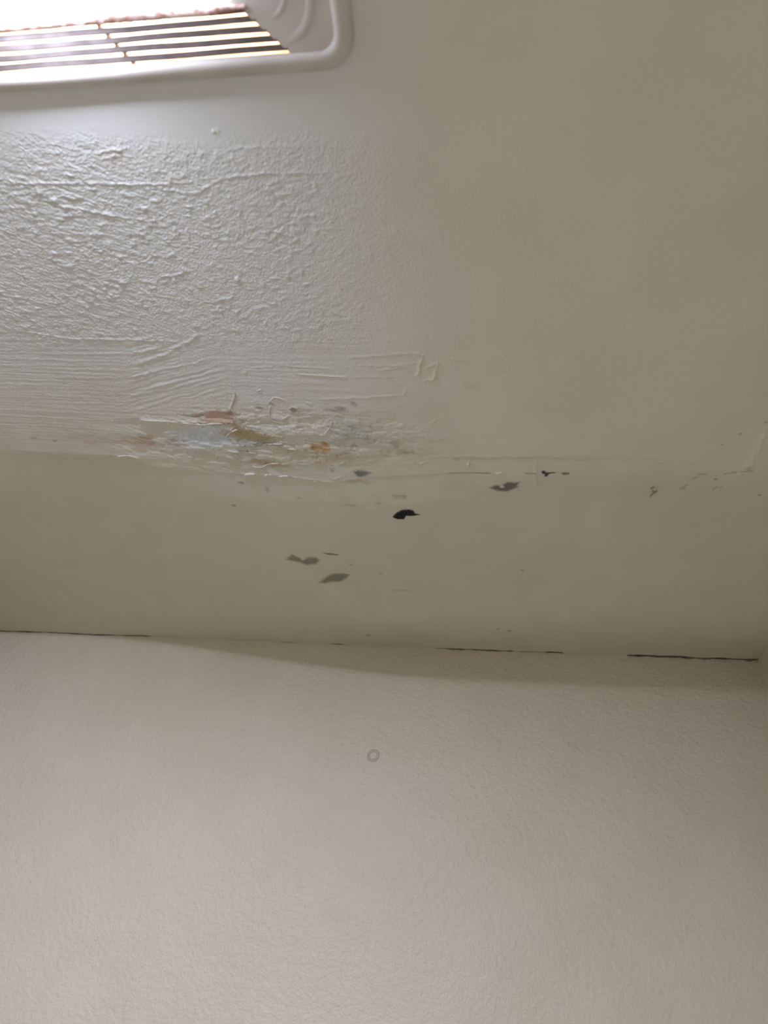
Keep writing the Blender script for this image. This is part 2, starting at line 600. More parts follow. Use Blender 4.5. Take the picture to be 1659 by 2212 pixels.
# gap along the wall: the last few rows pull back where the joint has opened
edge_px = PX[-1]
gp = (0.0030 * (1 - sstep(300, 335, edge_px)) * np.clip(0.55 + 1.1 * perlin(XS * 22, XS * 0 + 2.2, 81), 0.05, 1.3)
      + 0.0042 * sstep(935, 1010, edge_px) * (1 - sstep(1100, 1115, edge_px)) * np.clip(0.7 + perlin(XS * 30, XS * 0 + 5.2, 83), 0.2, 1.2)
      + 0.0048 * np.exp(-((edge_px - 1197) / 20) ** 2)
      + 0.0070 * sstep(1350, 1362, edge_px) * np.clip(0.6 + 0.9 * perlin(XS * 16, XS * 0 + 8.4, 85), 0.15, 1.2)
      + 0.0010 * np.clip(perlin(XS * 35, XS * 0 + 3.4, 87), 0, 1))
roww = sstep(Y_BACK - 0.03, Y_BACK - 0.0042, GY)
yy = GY + roww * (0.0042 - np.clip(gp, 0.0, 0.012)[None, :])
ZC = H - sag(GX, GY) - DROP
edge_wob = 0.0035 * perlin(GX * 4.2, GX * 0 + 1.7, 91)
ZC += roww * edge_wob

# --- stains and bared layers (plus lamp light painted into the colour)
STAIN_LIGHT = np.zeros((NY, NX, 4))
# darker, yellower tone on the strip along the wall, beyond the trowelled edge
strip_edge = np.interp(PX, [0, 100, 160, 225, 290, 340, 430, 520, 620, 720, 800, 930, 1100, 1160, 1659],
                     [976, 977, 981, 984, 986, 1009, 1017, 1024, 1031, 1042, 1034, 1026, 1022, 1012, 1010])
strip_edge = strip_edge + 8 * fbm(GX * 40, GY * 40, 140, 3) + 50 * sstep(1050, 1250, PX) * fbm(GX * 7, GY * 7, 141, 3)
strip_soft = 6 + 50 * sstep(380, 1200, PX)
STAIN_LIGHT[..., :3] = (0.57, 0.535, 0.39)
STAIN_LIGHT[..., 3] = 0.6 * sstep(-0.5, 1.0, (PY - strip_edge) / strip_soft) * (0.85 + 0.3 * fbm(GX * 14, GY * 14, 142, 3))
# skim-coated patch near the light: its cool direct light painted in as whiter colour
lamp_tint = (1 - sstep(620, 1000, PX + wx)) * (1 - sstep(760, 1000, PY + wy)) * 0.8
na_ = lamp_tint + STAIN_LIGHT[..., 3] * (1 - lamp_tint)
w_ = (lamp_tint / np.maximum(na_, 1e-6))[..., None]
STAIN_LIGHT[..., :3] = STAIN_LIGHT[..., :3] * (1 - w_) + np.array((0.72, 0.735, 0.74)) * w_
STAIN_LIGHT[..., 3] = na_
# flakes of the layers show slightly different whites
lev = np.mod(tl, 4)
for q_, (c_, a_) in enumerate([((0.62, 0.64, 0.62), 0.5), ((0.60, 0.54, 0.46), 0.45), ((0.66, 0.67, 0.62), 0.4), ((0.56, 0.54, 0.46), 0.45)]):
    k_ = np.where(lev == q_, 1.0, 0.0) * czb * a_
    STAIN_LIGHT[..., :3] = STAIN_LIGHT[..., :3] * (1 - k_[..., None]) + np.array(c_) * k_[..., None]
    STAIN_LIGHT[..., 3] = np.maximum(STAIN_LIGHT[..., 3], k_)


def stain(pt, rx, ry, colour, a, ang=0.0, seed=1, fine=60.0, rough=0.5, soft=0.5):
    """rx, ry in photo pixels at that place, turned into metres"""
    c, ex, ey = on_ceiling([pt, (pt[0] + rx, pt[1]), (pt[0], pt[1] + ry)])
    lx, ly = np.hypot(*(ex - c)), np.hypot(*(ey - c))
    s = window(np.array([c, c]), max(lx, ly) * 1.9)
    x, y = GX[s] - c[0], GY[s] - c[1]
    ca, sa = math.cos(ang), math.sin(ang)
    u, v = (x * ca + y * sa) / lx, (-x * sa + y * ca) / ly
    if min(rx, ry) > 4:
        f1 = 0.9 / ly
        u = u + 0.55 * fbm(x * f1 * 0.5, y * f1, seed + 200, 3)
        v = v + 0.75 * fbm(x * f1 * 0.5, y * f1, seed + 230, 3)
    r = np.sqrt(u * u + v * v) + rough * fbm(GX[s] * fine, GY[s] * fine * 1.8, seed, 4)
    k = (1 - sstep(1 - soft, 1 + soft * 0.3, r)) * a
    old = STAIN_LIGHT[s]
    na = k + old[..., 3] * (1 - k)
    w = np.where(na > 1e-6, k / np.maximum(na, 1e-6), 0)[..., None]
    old[..., :3] = old[..., :3] * (1 - w) + np.array(colour) * w
    old[..., 3] = na
    STAIN_LIGHT[s] = old


WHITE = (0.66, 0.68, 0.70)
PALE = (0.66, 0.68, 0.62)
PINK = (0.56, 0.40, 0.31)
TAN = (0.50, 0.42, 0.27)
RUST = (0.50, 0.28, 0.09)
GREYG = (0.42, 0.44, 0.40)
BLUE = (0.27, 0.30, 0.32)
YEL = (0.60, 0.57, 0.42)
# patches of other paint
stain((560, 850), 62, 46, (0.70, 0.73, 0.78), 0.75, 0.1, 2, 30, 0.35, 0.8)
stain((440, 945), 75, 32, (0.66, 0.71, 0.78), 0.85, -0.1, 3, 30, 0.4, 0.7)
stain((680, 745), 60, 26, (0.70, 0.68, 0.63), 0.45, 0, 4, 22, 0.3, 0.7)
stain((520, 1055), 260, 40, PALE, 0.5, 0.0, 5, 14, 0.5, 0.7)
stain((850, 1060), 190, 32, (0.68, 0.71, 0.64), 0.55, 0.0, 6, 14, 0.4, 0.5)
stain((620, 1010), 240, 40, (0.62, 0.64, 0.58), 0.45, 0, 7, 20, 0.6, 0.8)
stain((130, 950), 170, 30, (0.64, 0.57, 0.51), 0.45, 0, 8, 18, 0.6, 0.7)
stain((860, 990), 240, 40, (0.62, 0.58, 0.49), 0.35, 0, 9, 18, 0.6, 0.7)
stain((900, 1190), 240, 120, YEL, 0.35, 0, 10, 7, 0.5, 0.9)
stain((700, 900), 170, 50, (0.64, 0.66, 0.60), 0.4, 0, 12, 20, 0.5, 0.8)
stain((235, 345), 45, 30, (0.66, 0.58, 0.54), 0.5, 0, 11, 60, 0.7, 0.8)
# bared pinkish and tan plaster
stain((472, 902), 50, 15, PINK, 0.9, 0.02, 13, 70, 0.6, 0.5)
stain((498, 893), 18, 6, (0.36, 0.27, 0.22), 0.7, 0.2, 14, 70, 0.5, 0.6)
stain((545, 942), 66, 20, TAN, 0.95, 0.1, 15, 60, 0.6, 0.5)
stain((540, 958), 46, 9, (0.36, 0.36, 0.31), 0.7, 0.05, 16, 60, 0.5, 0.6)
stain((580, 1000), 48, 11, (0.52, 0.42, 0.29), 0.8, 0.0, 17, 70, 0.6, 0.5)
stain((692, 968), 27, 12, RUST, 0.95, 0.1, 18, 70, 0.6, 0.7)
stain((672, 985), 90, 22, (0.58, 0.46, 0.31), 0.5, 0.0, 19, 40, 0.7, 0.8)
stain((740, 985), 30, 9, (0.52, 0.42, 0.32), 0.6, 0.0, 20, 70, 0.6, 0.7)
stain((310, 948), 26, 11, (0.50, 0.38, 0.27), 0.8, 0.1, 22, 80, 0.7, 0.6)
stain((300, 958), 50, 15, (0.58, 0.46, 0.40), 0.5, 0.1, 24, 50, 0.6, 0.7)
stain((380, 955), 22, 9, (0.46, 0.42, 0.34), 0.6, 0.1, 25, 80, 0.7, 0.6)
stain((200, 945), 90, 16, (0.58, 0.50, 0.45), 0.45, 0.05, 26, 40, 0.7, 0.7)
stain((75, 945), 9, 3, (0.34, 0.29, 0.25), 0.5, 0.1, 27, 120, 0.5, 0.6)
stain((119, 951), 7, 3, (0.30, 0.26, 0.23), 0.5, 0.1, 28, 120, 0.5, 0.6)
stain((835, 965), 60, 22, (0.54, 0.48, 0.39), 0.5, 0.0, 29, 60, 0.8, 0.7)
stain((855, 962), 12, 10, (0.42, 0.36, 0.30), 0.55, 0.0, 30, 90, 0.8, 0.6)
stain((878, 977), 20, 6, (0.42, 0.36, 0.31), 0.55, 0.0, 31, 90, 0.7, 0.6)
stain((728, 884), 32, 8, (0.42, 0.38, 0.37), 0.75, 0.0, 32, 80, 0.7, 0.6)
stain((738, 884), 10, 4, (0.48, 0.32, 0.32), 0.6, 0.0, 34, 80, 0.5, 0.6)
stain((763, 873), 10, 6, (0.40, 0.34, 0.28), 0.7, 0.0, 36, 80, 0.6, 0.6)
stain((755, 932), 52, 28, GREYG, 0.5, 0.0, 38, 55, 0.9, 0.8)
stain((795, 948), 12, 7, (0.36, 0.38, 0.34), 0.6, 0.0, 39, 80, 0.7, 0.6)
stain((718, 1014), 9, 6, (0.36, 0.36, 0.32), 0.7, 0.0, 40, 80, 0.5, 0.6)
stain((560, 882), 11, 4, (0.42, 0.41, 0.35), 0.5, 0.0, 42, 80, 0.4, 0.5)
stain((634, 888), 9, 6, (0.38, 0.37, 0.29), 0.7, 0.0, 43, 80, 0.4, 0.5)
stain((770, 1040), 40, 6, (0.52, 0.44, 0.36), 0.6, 0.05, 44, 60, 0.5, 0.6)
stain((1022, 835), 22, 12, (0.56, 0.50, 0.36), 0.35, 0.0, 45, 60, 0.8, 0.8)
stain((1190, 990), 260, 7, (0.50, 0.47, 0.38), 0.3, 0.0, 46, 30, 0.7, 0.8)
stain((985, 990), 10, 4, (0.42, 0.38, 0.30), 0.6, 0.0, 47, 80, 0.6, 0.6)
for k, (px_, py_, r_) in enumerate([(1560, 961, 3), (1600, 938, 4), (1655, 913, 4), (1640, 1069, 4), (1546, 1035, 5), (795, 1372, 6),
                                    (1076, 1358, 4), (1100, 1362, 5), (505, 1092, 6), (823, 1240, 3), (1128, 1231, 4), (766, 963, 8)]):
    stain((px_, py_), r_ + 1, max(2.2, r_ * 0.55), (0.22, 0.20, 0.16), 0.6, 0.0, 90 + k, 150, 0.4, 0.6)
for k, (px_, py_, rx_, ry_, a_) in enumerate([(865, 1275, 30, 2.0, 0.5), (759, 1220, 6, 2, 0.7), (860, 1073, 20, 5, 0.45), (873, 1072, 6, 3, 0.6),
                                              (757, 1092, 22, 4, 0.35), (816, 1088, 10, 4, 0.4), (520, 1043, 8, 4, 0.75), (577, 1058, 5, 9, 0.45),
                                              (645, 1076, 8, 3, 0.4), (1410, 1062, 22, 16, 0.12), (1616, 1011, 14, 4, 0.3)]):
    stain((px_, py_), rx_, ry_, (0.32, 0.30, 0.24), a_, 0.0, 130 + k, 120, 0.5, 0.7)
# dirt in the cracks
for k, pl in enumerate([[(1470, 1056), (1480, 1055)], [(1476, 1051), (1485, 1047)], [(1496, 1034), (1506, 1031)], [(1508, 1025), (1525, 1024)],
                        [(1565, 1024), (1592, 1020)], [(1600, 1019), (1625, 1016)], [(1541, 1057), (1548, 1052)], [(1556, 1054), (1560, 1052)],
                        [(970, 1022), (1000, 1021), (1030, 1022), (1060, 1023)], [(398, 897), (420, 900), (438, 896)], [(1135, 1022), (1158, 1023)]]):
    poly = on_ceiling(pl)
    s = window(poly, 0.008)
    d, _, al = seg_dist(GX[s] + 0.0006 * perlin(GX[s] * 200, GY[s] * 200, k), GY[s], poly)
    kk = np.exp(-(d / 0.0017) ** 2) * 0.75
    STAIN_LIGHT[s][..., :3] = STAIN_LIGHT[s][..., :3] * (1 - kk[..., None]) + np.array((0.17, 0.15, 0.12)) * kk[..., None]
    STAIN_LIGHT[s][..., 3] = np.maximum(STAIN_LIGHT[s][..., 3], kk)

co = np.stack([GX, yy, ZC], -1).reshape(-1, 3)
qx = 0.5 * (GX[:-1, :-1] + GX[1:, 1:])
qy = 0.5 * (GY[:-1, :-1] + GY[1:, 1:])
keep = ~((qx > HX0) & (qx < HX1) & (qy > HY0) & (qy < HY1))
me, used = grid_mesh('ceiling', co, NX, NY, keep.ravel())
ca = me.color_attributes.new('stain', 'FLOAT_COLOR', 'POINT')  # stains together with the painted lamp light
ca.data.foreach_set('color', STAIN_LIGHT.reshape(-1, 4)[used].astype(np.float32).ravel())
rz = me.attributes.new('rough_zone', 'FLOAT', 'POINT')
rz.data.foreach_set('value', np.clip(zr + 0.4 * zmid + 0.2 * zright + 0.5 * cz, 0, 1).ravel()[used].astype(np.float32))
me.materials.append(M_CEIL)
ceiling = link(bpy.data.objects.new('ceiling', me))
tag(ceiling, 'off-white plastered ceiling with peeling paint, stains and a sagging edge', kind='structure')


def ceil_z(x, y):
    x = np.atleast_1d(np.asarray(x, float))
    y = np.atleast_1d(np.asarray(y, float))
    i = np.clip(np.searchsorted(XS, x) - 1, 0, NX - 2)
    j = np.clip(np.searchsorted(YS, y) - 1, 0, NY - 2)
    u = (x - XS[i]) / (XS[i + 1] - XS[i])
    v = (y - YS[j]) / (YS[j + 1] - YS[j])
    return (ZC[j, i] * (1 - u) * (1 - v) + ZC[j, i + 1] * u * (1 - v) + ZC[j + 1, i] * (1 - u) * v + ZC[j + 1, i + 1] * u * v)


# ------------------------------------------------------------------ walls and floor
def box(name, lo, hi, mat, label):
    bm = bmesh.new()
    bmesh.ops.create_cube(bm, size=1.0)
    for v in bm.verts:
        for k in range(3):
            v.co[k] = (lo[k] + hi[k]) / 2 + v.co[k] * (hi[k] - lo[k])
    return tag(bm_obj(name, bm, mat), label, kind='structure')


TOP = H + 0.12
# the wall under the damaged ceiling: slightly uneven plaster
wxs = axis([(X_LEFT, X_RIGHT, 0.006)])
wzs = axis([(0.0, 1.2, 0.05), (1.2, TOP, 0.006)])
WX, WZ = np.meshgrid(wxs, wzs)
wd = 0.0016 * fbm(WX * 3.5, WZ * 3.5, 101, 2) + 0.00025 * fbm(WX * 28, WZ * 28, 103, 2)
wd = wd * (1 - sstep(H - 0.15, H - 0.05, WZ))
wco = np.stack([WX, Y_BACK + wd, WZ], -1).reshape(-1, 3)
wme, _ = grid_mesh('wall_back', wco, len(wxs), len(wzs))
wme.flip_normals()
wme.materials.append(M_WALL)
wall_back = link(bpy.data.objects.new('wall_back', wme))
tag(wall_back, 'plain painted wall below the damaged ceiling edge', kind='structure')
T = 0.1
box('wall_right', (X_RIGHT, Y_FRONT - T, 0), (X_RIGHT + T, Y_BACK + T, TOP), M_WALL, 'painted side wall just showing at the right corner')
box('wall_left', (X_LEFT - T, Y_FRONT - T, 0), (X_LEFT, Y_BACK + T, TOP), M_TILE, 'brown tiled wall to the left of the ceiling light')
box('wall_front', (X_LEFT, Y_FRONT - T, 0), (X_RIGHT, Y_FRONT, TOP), M_TILE, 'brown tiled wall behind the viewer')
box('floor', (X_LEFT - T, Y_FRONT - T, -T), (X_RIGHT + T, Y_BACK + T, 0), M_FLOOR, 'beige floor of the small room')

# ------------------------------------------------------------------ fan and light unit in the ceiling
vent = bpy.data.objects.new('ceiling_fan_light', None)
vent.location = ((FX0 + FX1) / 2, (FY0 + FY1) / 2, H)
link(vent)
tag(vent, 'glowing ceiling vent light with slatted plastic cover and rusty lens rim', 'ceiling vent')
VO = np.array(vent.location)
FACE = 0.009                         # cover face below the ceiling


def vpt(px, py, drop=FACE):
    return on_ceiling([(px, py)], drop=drop)[0]


def rrect(x0, x1, y0, y1, r, n=10):
    pts = []
    for cx_, cy_, a0 in ((x1 - r, y1 - r, 0), (x0 + r, y1 - r, 90), (x0 + r, y0 + r, 180), (x1 - r, y0 + r, 270)):
        for k in range(n + 1):
            a = math.radians(a0 + 90 * k / n)
            pts.append((cx_ + r * math.cos(a), cy_ + r * math.sin(a)))
    return pts


def loft(name, rings, mat, parent, close_last=False, smooth=True):
    """rings: list of (outline, drop below ceiling)"""
    vs, fs = [], []
    n = len(rings[0][0])
    for pts, d in rings:
        for x, y in pts:
            vs.append((x - VO[0], y - VO[1], -d))
    for k in range(len(rings) - 1):
        for i in range(n):
            j = (i + 1) % n
            fs.append((k * n + i, (k + 1) * n + i, (k + 1) * n + j, k * n + j))
    if close_last:
        fs.append(tuple((len(rings) - 1) * n + i for i in reversed(range(n))))
    return mesh_obj(name, vs, fs, mat, parent, smooth)


# border: rounded lip, then a shallow step down to the face
R_OUT = 0.034


def inset(i):
    return rrect(FX0 + i, FX1 - i, FY0 + i, FY1 - i, max(R_OUT - i * 0.75, 0.012))


loft('cover_border', [(inset(0.000), 0.0), (inset(0.000), 0.005), (inset(0.0015), 0.0085), (inset(0.005), 0.0110), (inset(0.010), 0.0126),
                      (inset(0.0135), 0.0130), (inset(0.0165), 0.0123), (inset(0.020), 0.0085), (inset(0.0205), 0.006)], M_COVER, vent)

# slotted fields in the face: mitred at 45 degrees towards the corners
SY1 = 0.2915                       # outer edge of the slotted field
SY0 = 0.2465                       # next to the lens rim
SXR = -0.2195                      # right end at the outer edge
CXV = (FX0 + FX1) / 2
SXL = 2 * CXV - SXR
CYV = (FY0 + FY1) / 2
LX0, LX1 = 2 * CXV + 0.262, -0.262       # lens
LY1 = 0.2440
LY0 = 2 * CYV - LY1


def slot_loop(sgn):
    dep = SY1 - SY0
    a = [(SXL, SY1), (SXR, SY1), (SXR - dep, SY0), (SXL + dep, SY0)]
    if sgn < 0:
        a = [(x, 2 * CYV - y) for x, y in a]
    return a


def panel_with_holes(name, outer, holes, drop, thick, mat, parent):
    bm = bmesh.new()
    edges = []
    for lp in [outer] + holes:
        vs = [bm.verts.new((x - VO[0], y - VO[1], -drop)) for x, y in lp]
        for i in range(len(vs)):
            edges.append(bm.edges.new((vs[i], vs[(i + 1) % len(vs)])))
    bmesh.ops.triangle_fill(bm, use_beauty=True, edges=edges, normal=(0, 0, -1))
    bmesh.ops.recalc_face_normals(bm, faces=bm.faces)
    if bm.faces[:] and sum(f.normal.z for f in bm.faces) > 0:
        bmesh.ops.reverse_faces(bm, faces=bm.faces)
    r = bmesh.ops.extrude_face_region(bm, geom=bm.faces[:])
    for g in r['geom']:
        if isinstance(g, bmesh.types.BMVert):
            g.co.z += thick
    bmesh.ops.recalc_face_normals(bm, faces=bm.faces)
    return bm_obj(name, bm, mat, parent)


panel_with_holes('cover_face', inset(0.0195), [slot_loop(1), slot_loop(-1), rrect(LX0, LX1, LY0, LY1, 0.03, 8)], 0.0080, 0.002, M_COVER, vent)

# slats: five slots, four slats between them and one by the lens
NS = 5
PITCH_S = (SY1 - SY0) / (NS - 0.26)
for sgn in (1, -1):
    for k in range(NS):
        yc = SY0 + PITCH_S * (k + 0.06)
        half = PITCH_S * 0.34
        x1 = SXR - (SY1 - yc) + 0.004
        x0 = SXL + (SY1 - yc) - 0.004
        bm = bmesh.new()
        # leaning louvre, thicker at its lower lip
        prof = [(-half, 0.0070), (half * 0.6, 0.0084), (half, 0.0078), (half * 1.1, 0.0050), (0.2 * half, 0.0005), (-0.5 * half, 0.0005)]
        nseg = 14
        rings = []
        for s_ in range(nseg + 1):
            t = s_ / nseg
            x = x0 + (x1 - x0) * t
            w = 0.00035 * math.sin(9.1 * t + k * 2.1) + 0.0002 * math.sin(23 * t + k)
            rings.append([bm.verts.new((x - VO[0], (yc + q + w if sgn > 0 else 2 * CYV - (yc + q + w)) - VO[1], -d)) for q, d in prof])
        for a, b in zip(rings[:-1], rings[1:]):
            for i in range(len(prof)):
                j = (i + 1) % len(prof)
                bm.faces.new((a[i], a[j], b[j], b[i]))
        bm.faces.new(rings[0])
        bm.faces.new(list(reversed(rings[-1])))
        bmesh.ops.recalc_face_normals(bm, faces=bm.faces)
        bm_obj('slat', bm, M_SLAT, vent)

# short ribs tying the slats together, running off in a slanting row
rb0 = vpt(205, 52)
rb1 = vpt(288, 142)
for sgn in (1, -1):
    for k in range(NS):
        y = SY0 + PITCH_S * (k + 0.56)
        x = rb0[0] + (rb1[0] - rb0[0]) * (y - rb0[1]) / (rb1[1] - rb0[1])
        bm = bmesh.new()
        hw, hl = 0.0021, PITCH_S * 0.36
        prof = [(-hw, -hl * 1.15), (hw, -hl * 1.15), (hw * 0.65, 0), (hw * 1.2, hl * 1.15), (-hw * 1.2, hl * 1.15), (-hw * 0.65, 0)]
        lo_ = [bm.verts.new((x + a - VO[0], (y + b if sgn > 0 else 2 * CYV - y - b) - VO[1], -0.0072)) for a, b in prof]
        hi_ = [bm.verts.new((x + a - VO[0], (y + b if sgn > 0 else 2 * CYV - y - b) - VO[1], -0.0008)) for a, b in prof]
        bm.faces.new(lo_)
        bm.faces.new(list(reversed(hi_)))
        for i in range(6):
            j = (i + 1) % 6
            bm.faces.new((lo_[i], hi_[i], hi_[j], lo_[j]))
        bmesh.ops.recalc_face_normals(bm, faces=bm.faces)
        bm_obj('rib', bm, M_SLAT, vent)

# corroded strip between the lens and the slots
rnd = random.Random(5)


def rough_bar(name, x0, x1, y, w, d0, mat, parent):
    bm = bmesh.new()
    n = 110
    rings = []
    for s_ in range(n + 1):
        t = s_ / n
        x = x0 + (x1 - x0) * t
        j = lambda a: (rnd.random() - 0.5) * a
        taper = min(1, 0.35 + 6 * min(t, 1 - t))
        ws = w * taper
        prof = [(-ws, d0), (-ws * 0.6, d0 + 0.0035 + j(0.0012)), (0, d0 + 0.0045 + j(0.0018)), (ws * 0.7, d0 + 0.003 + j(0.0012)), (ws + j(0.0010), d0), (0, d0 - 0.004)]
        rings.append([bm.verts.new((x - VO[0], y + a + j(0.0006) - VO[1], -b)) for a, b in prof])
    for a, b in zip(rings[:-1], rings[1:]):
        for i in range(6):
            k = (i + 1) % 6
            bm.faces.new((a[i], a[k], b[k], b[i]))
    bm.faces.new(rings[0])
    bm.faces.new(list(reversed(rings[-1])))
    bmesh.ops.recalc_face_normals(bm, faces=bm.faces)
    return bm_obj(name, bm, mat, parent, smooth=True)


rough_bar('lens_rim', LX0 + 0.01, LX1 + 0.004, LY1 + 0.0005, 0.0060, 0.0075, M_RUST, vent)['label'] = 'rusty pinkish lens rim'

# raised ribs curving round the corner of the lens
def arc_ridge(pts, w, h):
    P = np.array([vpt(*p) for p in pts])
    # smooth it
    t = np.linspace(0, len(P) - 1, 24)
    Q = np.stack([np.interp(t, range(len(P)), P[:, k]) for k in (0, 1)], 1)
    for _ in range(6):
        Q[1:-1] = (Q[:-2] + 2 * Q[1:-1] + Q[2:]) / 4
    vs, fs = [], []
    for i, q in enumerate(Q):
        fade = min(1.0, 0.1 + (len(Q) - 1 - i) / 8)
        a = Q[min(i + 1, len(Q) - 1)] - Q[max(i - 1, 0)]
        nrm = np.array([-a[1], a[0]]) / np.hypot(*a)
        for s_, d in ((-w, 0.0077), (-w * 0.5, 0.0080 + h * 0.75 * fade), (0, 0.0080 + h * fade), (w * 0.5, 0.0080 + h * 0.75 * fade), (w, 0.0077)):
            p = q + nrm * s_
            vs.append((p[0] - VO[0], p[1] - VO[1], -d))
    for i in range(len(Q) - 1):
        for k in range(4):
            fs.append((i * 5 + k, i * 5 + k + 1, i * 5 + 6 + k, i * 5 + 5 + k))
    return mesh_obj('moulded_rib', vs, fs, M_COVER, vent)


arc_ridge([(607, -60), (617, -20), (612, 10), (603, 29), (585, 42)], 0.0040, 0.0007)
arc_ridge([(660, -90), (672, -30), (670, 20), (662, 55), (646, 78), (620, 92)], 0.0060, 0.0011)

# diffuser: a bulging translucent lens, brightest in front of the bulb
lens_rings = []
for t in np.linspace(0, 1, 13):
    i = 0.085 * (1 - math.cos(t * math.pi / 2)) ** 0.8
    d = 0.008 + 0.060 * math.sin(t * math.pi / 2) ** 1.1
    lens_rings.append((rrect(LX0 + i, LX1 - i, LY0 + i, LY1 - i - 0.002, 0.03 + i * 0.4, 8), d))
hot = (CXV - 0.10, CYV, H - 0.06)
M_LENS = emit_mat('glowing diffuser', LAMP_COLOUR, LENS_STRENGTH, hot, 0.203, 0.034)
loft('lens', lens_rings, M_LENS, vent, close_last=True)

# housing above the ceiling with the bulb
hz = 0.075
hx0, hx1, hy0, hy1 = HX0 + 0.001, HX1 - 0.001, HY0 + 0.001, HY1 - 0.0005
vs = [(x - VO[0], y - VO[1], z) for z in (-0.002, hz) for x, y in ((hx0, hy0), (hx1, hy0), (hx1, hy1), (hx0, hy1))]
fs = [(4, 5, 6, 7), (0, 4, 5, 1), (1, 5, 6, 2), (2, 6, 7, 3), (3, 7, 4, 0)]
mesh_obj('housing', vs, fs, M_HOUSE, vent, smooth=False)
bm = bmesh.new()
bmesh.ops.create_uvsphere(bm, u_segments=20, v_segments=12, radius=0.03)
for v in bm.verts:
    v.co.x *= 2.2
    v.co += Vector((-0.16, 0.11, 0.036))
M_BULB = emit_mat('bulb glow', (1.0, 0.78, 0.55), BULB_STRENGTH)
M_BULB.cycles.emission_sampling = 'NONE'
bm_obj('bulb', bm, M_BULB, vent, smooth=True)

# ------------------------------------------------------------------ mould spots on the ceiling
def spot(name, outline, mat, label, cat, thick=0.0008, soft=6.0, group=None, holes=(), seed=1, breakup=0.5):
    """outline in photo positions; becomes a low crust lying on the ceiling surface"""
    P = on_ceiling(outline)
    lo, hi = P.min(0) - 0.006, P.max(0) + 0.006
    st = max(0.0006, min(0.0016, (hi - lo).max() / 70))
    gx = np.arange(lo[0], hi[0], st)
    gy = np.arange(lo[1], hi[1], st)
    X, Y = np.meshgrid(gx, gy)

    def inside(poly):
        r = np.zeros(X.shape, bool)
        for i in range(len(poly)):
            a, b = poly[i], poly[(i + 1) % len(poly)]
            cnd = ((a[1] > Y) != (b[1] > Y)) & (X < (b[0] - a[0]) * (Y - a[1]) / (b[1] - a[1] + 1e-12) + a[0])
            r ^= cnd
        return r
    d, _, _ = seg_dist(X, Y, np.vstack([P, P[:1]]))
    sd = np.where(inside(P), d, -d)
    sd = sd + 0.0016 * breakup * fbm(X * 260, Y * 380, seed, 3) * 2
    sw = soft * 0.0006
    k = sstep(-sw * 0.4, sw, sd)
    for h in holes:
        c, ex, ey = on_ceiling([h[0], (h[0][0] + h[1], h[0][1]), (h[0][0], h[0][1] + h[2])])
        r = np.sqrt(((X - c[0]) / np.hypot(*(ex - c))) ** 2 + ((Y - c[1]) / np.hypot(*(ey - c))) ** 2)
        k = k * sstep(0.6, 1.2, r)
    kk = k > 0.01
    keepq = (kk[:-1, :-1] | kk[1:, :-1] | kk[1:, 1:] | kk[:-1, 1:])
    Z = ceil_z(X.ravel(), Y.ravel()).reshape(X.shape) - 0.00025 - thick * k * (0.75 + 0.5 * fbm(X * 300, Y * 300, seed + 5, 2))
    c0 = P.mean(0)
    z0 = float(ceil_z(c0[0], c0[1])[0])
    cc = np.stack([X - c0[0], Y - c0[1], Z - z0], -1).reshape(-1, 3)
    me_, us = grid_mesh(name, cc, len(gx), len(gy), keepq.ravel())
    at = me_.attributes.new('cover', 'FLOAT', 'POINT')
    at.data.foreach_set('value', np.clip(k, 0, 1).ravel()[us].astype(np.float32))
    me_.materials.append(mat)
    o = link(bpy.data.objects.new(name, me_))
    o.location = (c0[0], c0[1], z0)
    return tag(o, label, cat, group)


M_BLACK = spot_mat('black mould', (0.010, 0.010, 0.012), (0.035, 0.033, 0.038), 1.0)
M_DARK = spot_mat('dark mould', (0.05, 0.05, 0.06), (0.10, 0.10, 0.11), 0.9)
M_GREY = spot_mat('grey mould', (0.13, 0.125, 0.105), (0.26, 0.25, 0.22), 0.8)
M_BROWN = spot_mat('brown mould', (0.24, 0.22, 0.155), (0.32, 0.29, 0.21), 0.6)
M_BLUE = spot_mat('blue grey mould', (0.17, 0.19, 0.20), (0.28, 0.31, 0.31), 0.75)
M_GREEN = spot_mat('green grey mould', (0.22, 0.23, 0.17), (0.30, 0.30, 0.23), 0.8)

G = 'mould spots on the ceiling'
spot('mould_spot', [(847, 1116), (856, 1107), (868, 1101), (884, 1100), (893, 1102), (896, 1108), (911, 1111), (896, 1113), (886, 1114), (878, 1113), (873, 1121), (858, 1121)],
     M_BLACK, 'small jet black mould spot with a thin tail, darkest mark on ceiling', 'mould', 0.0022, 3.5, G, seed=3, breakup=0.35)
spot('mould_spot', [(1054, 1053), (1064, 1050), (1070, 1047), (1082, 1048), (1090, 1044), (1098, 1040), (1108, 1042), (1125, 1040), (1116, 1049), (1124, 1050), (1110, 1056), (1095, 1062), (1075, 1061)],
     M_GREY, 'mottled grey mould patch with a pale hole in its middle', 'mould', 0.0007, 8, G, holes=[((1084, 1051), 6, 3.5)], seed=5)
spot('mould_spot', [(1170, 1016), (1176, 1016), (1182, 1020), (1196, 1019), (1207, 1019), (1196, 1022), (1186, 1023), (1183, 1028), (1175, 1029), (1176, 1024), (1169, 1021)],
     M_DARK, 'narrow dark charcoal mould streak beside the short vertical paint ridge', 'mould', 0.0008, 3, G, seed=7)
spot('mould_spot', [(1211, 1021), (1222, 1019), (1232, 1021), (1228, 1025), (1216, 1026)],
     M_GREEN, 'tiny olive green mould dab right of the charcoal streak', 'mould', 0.0005, 3, G, seed=9)
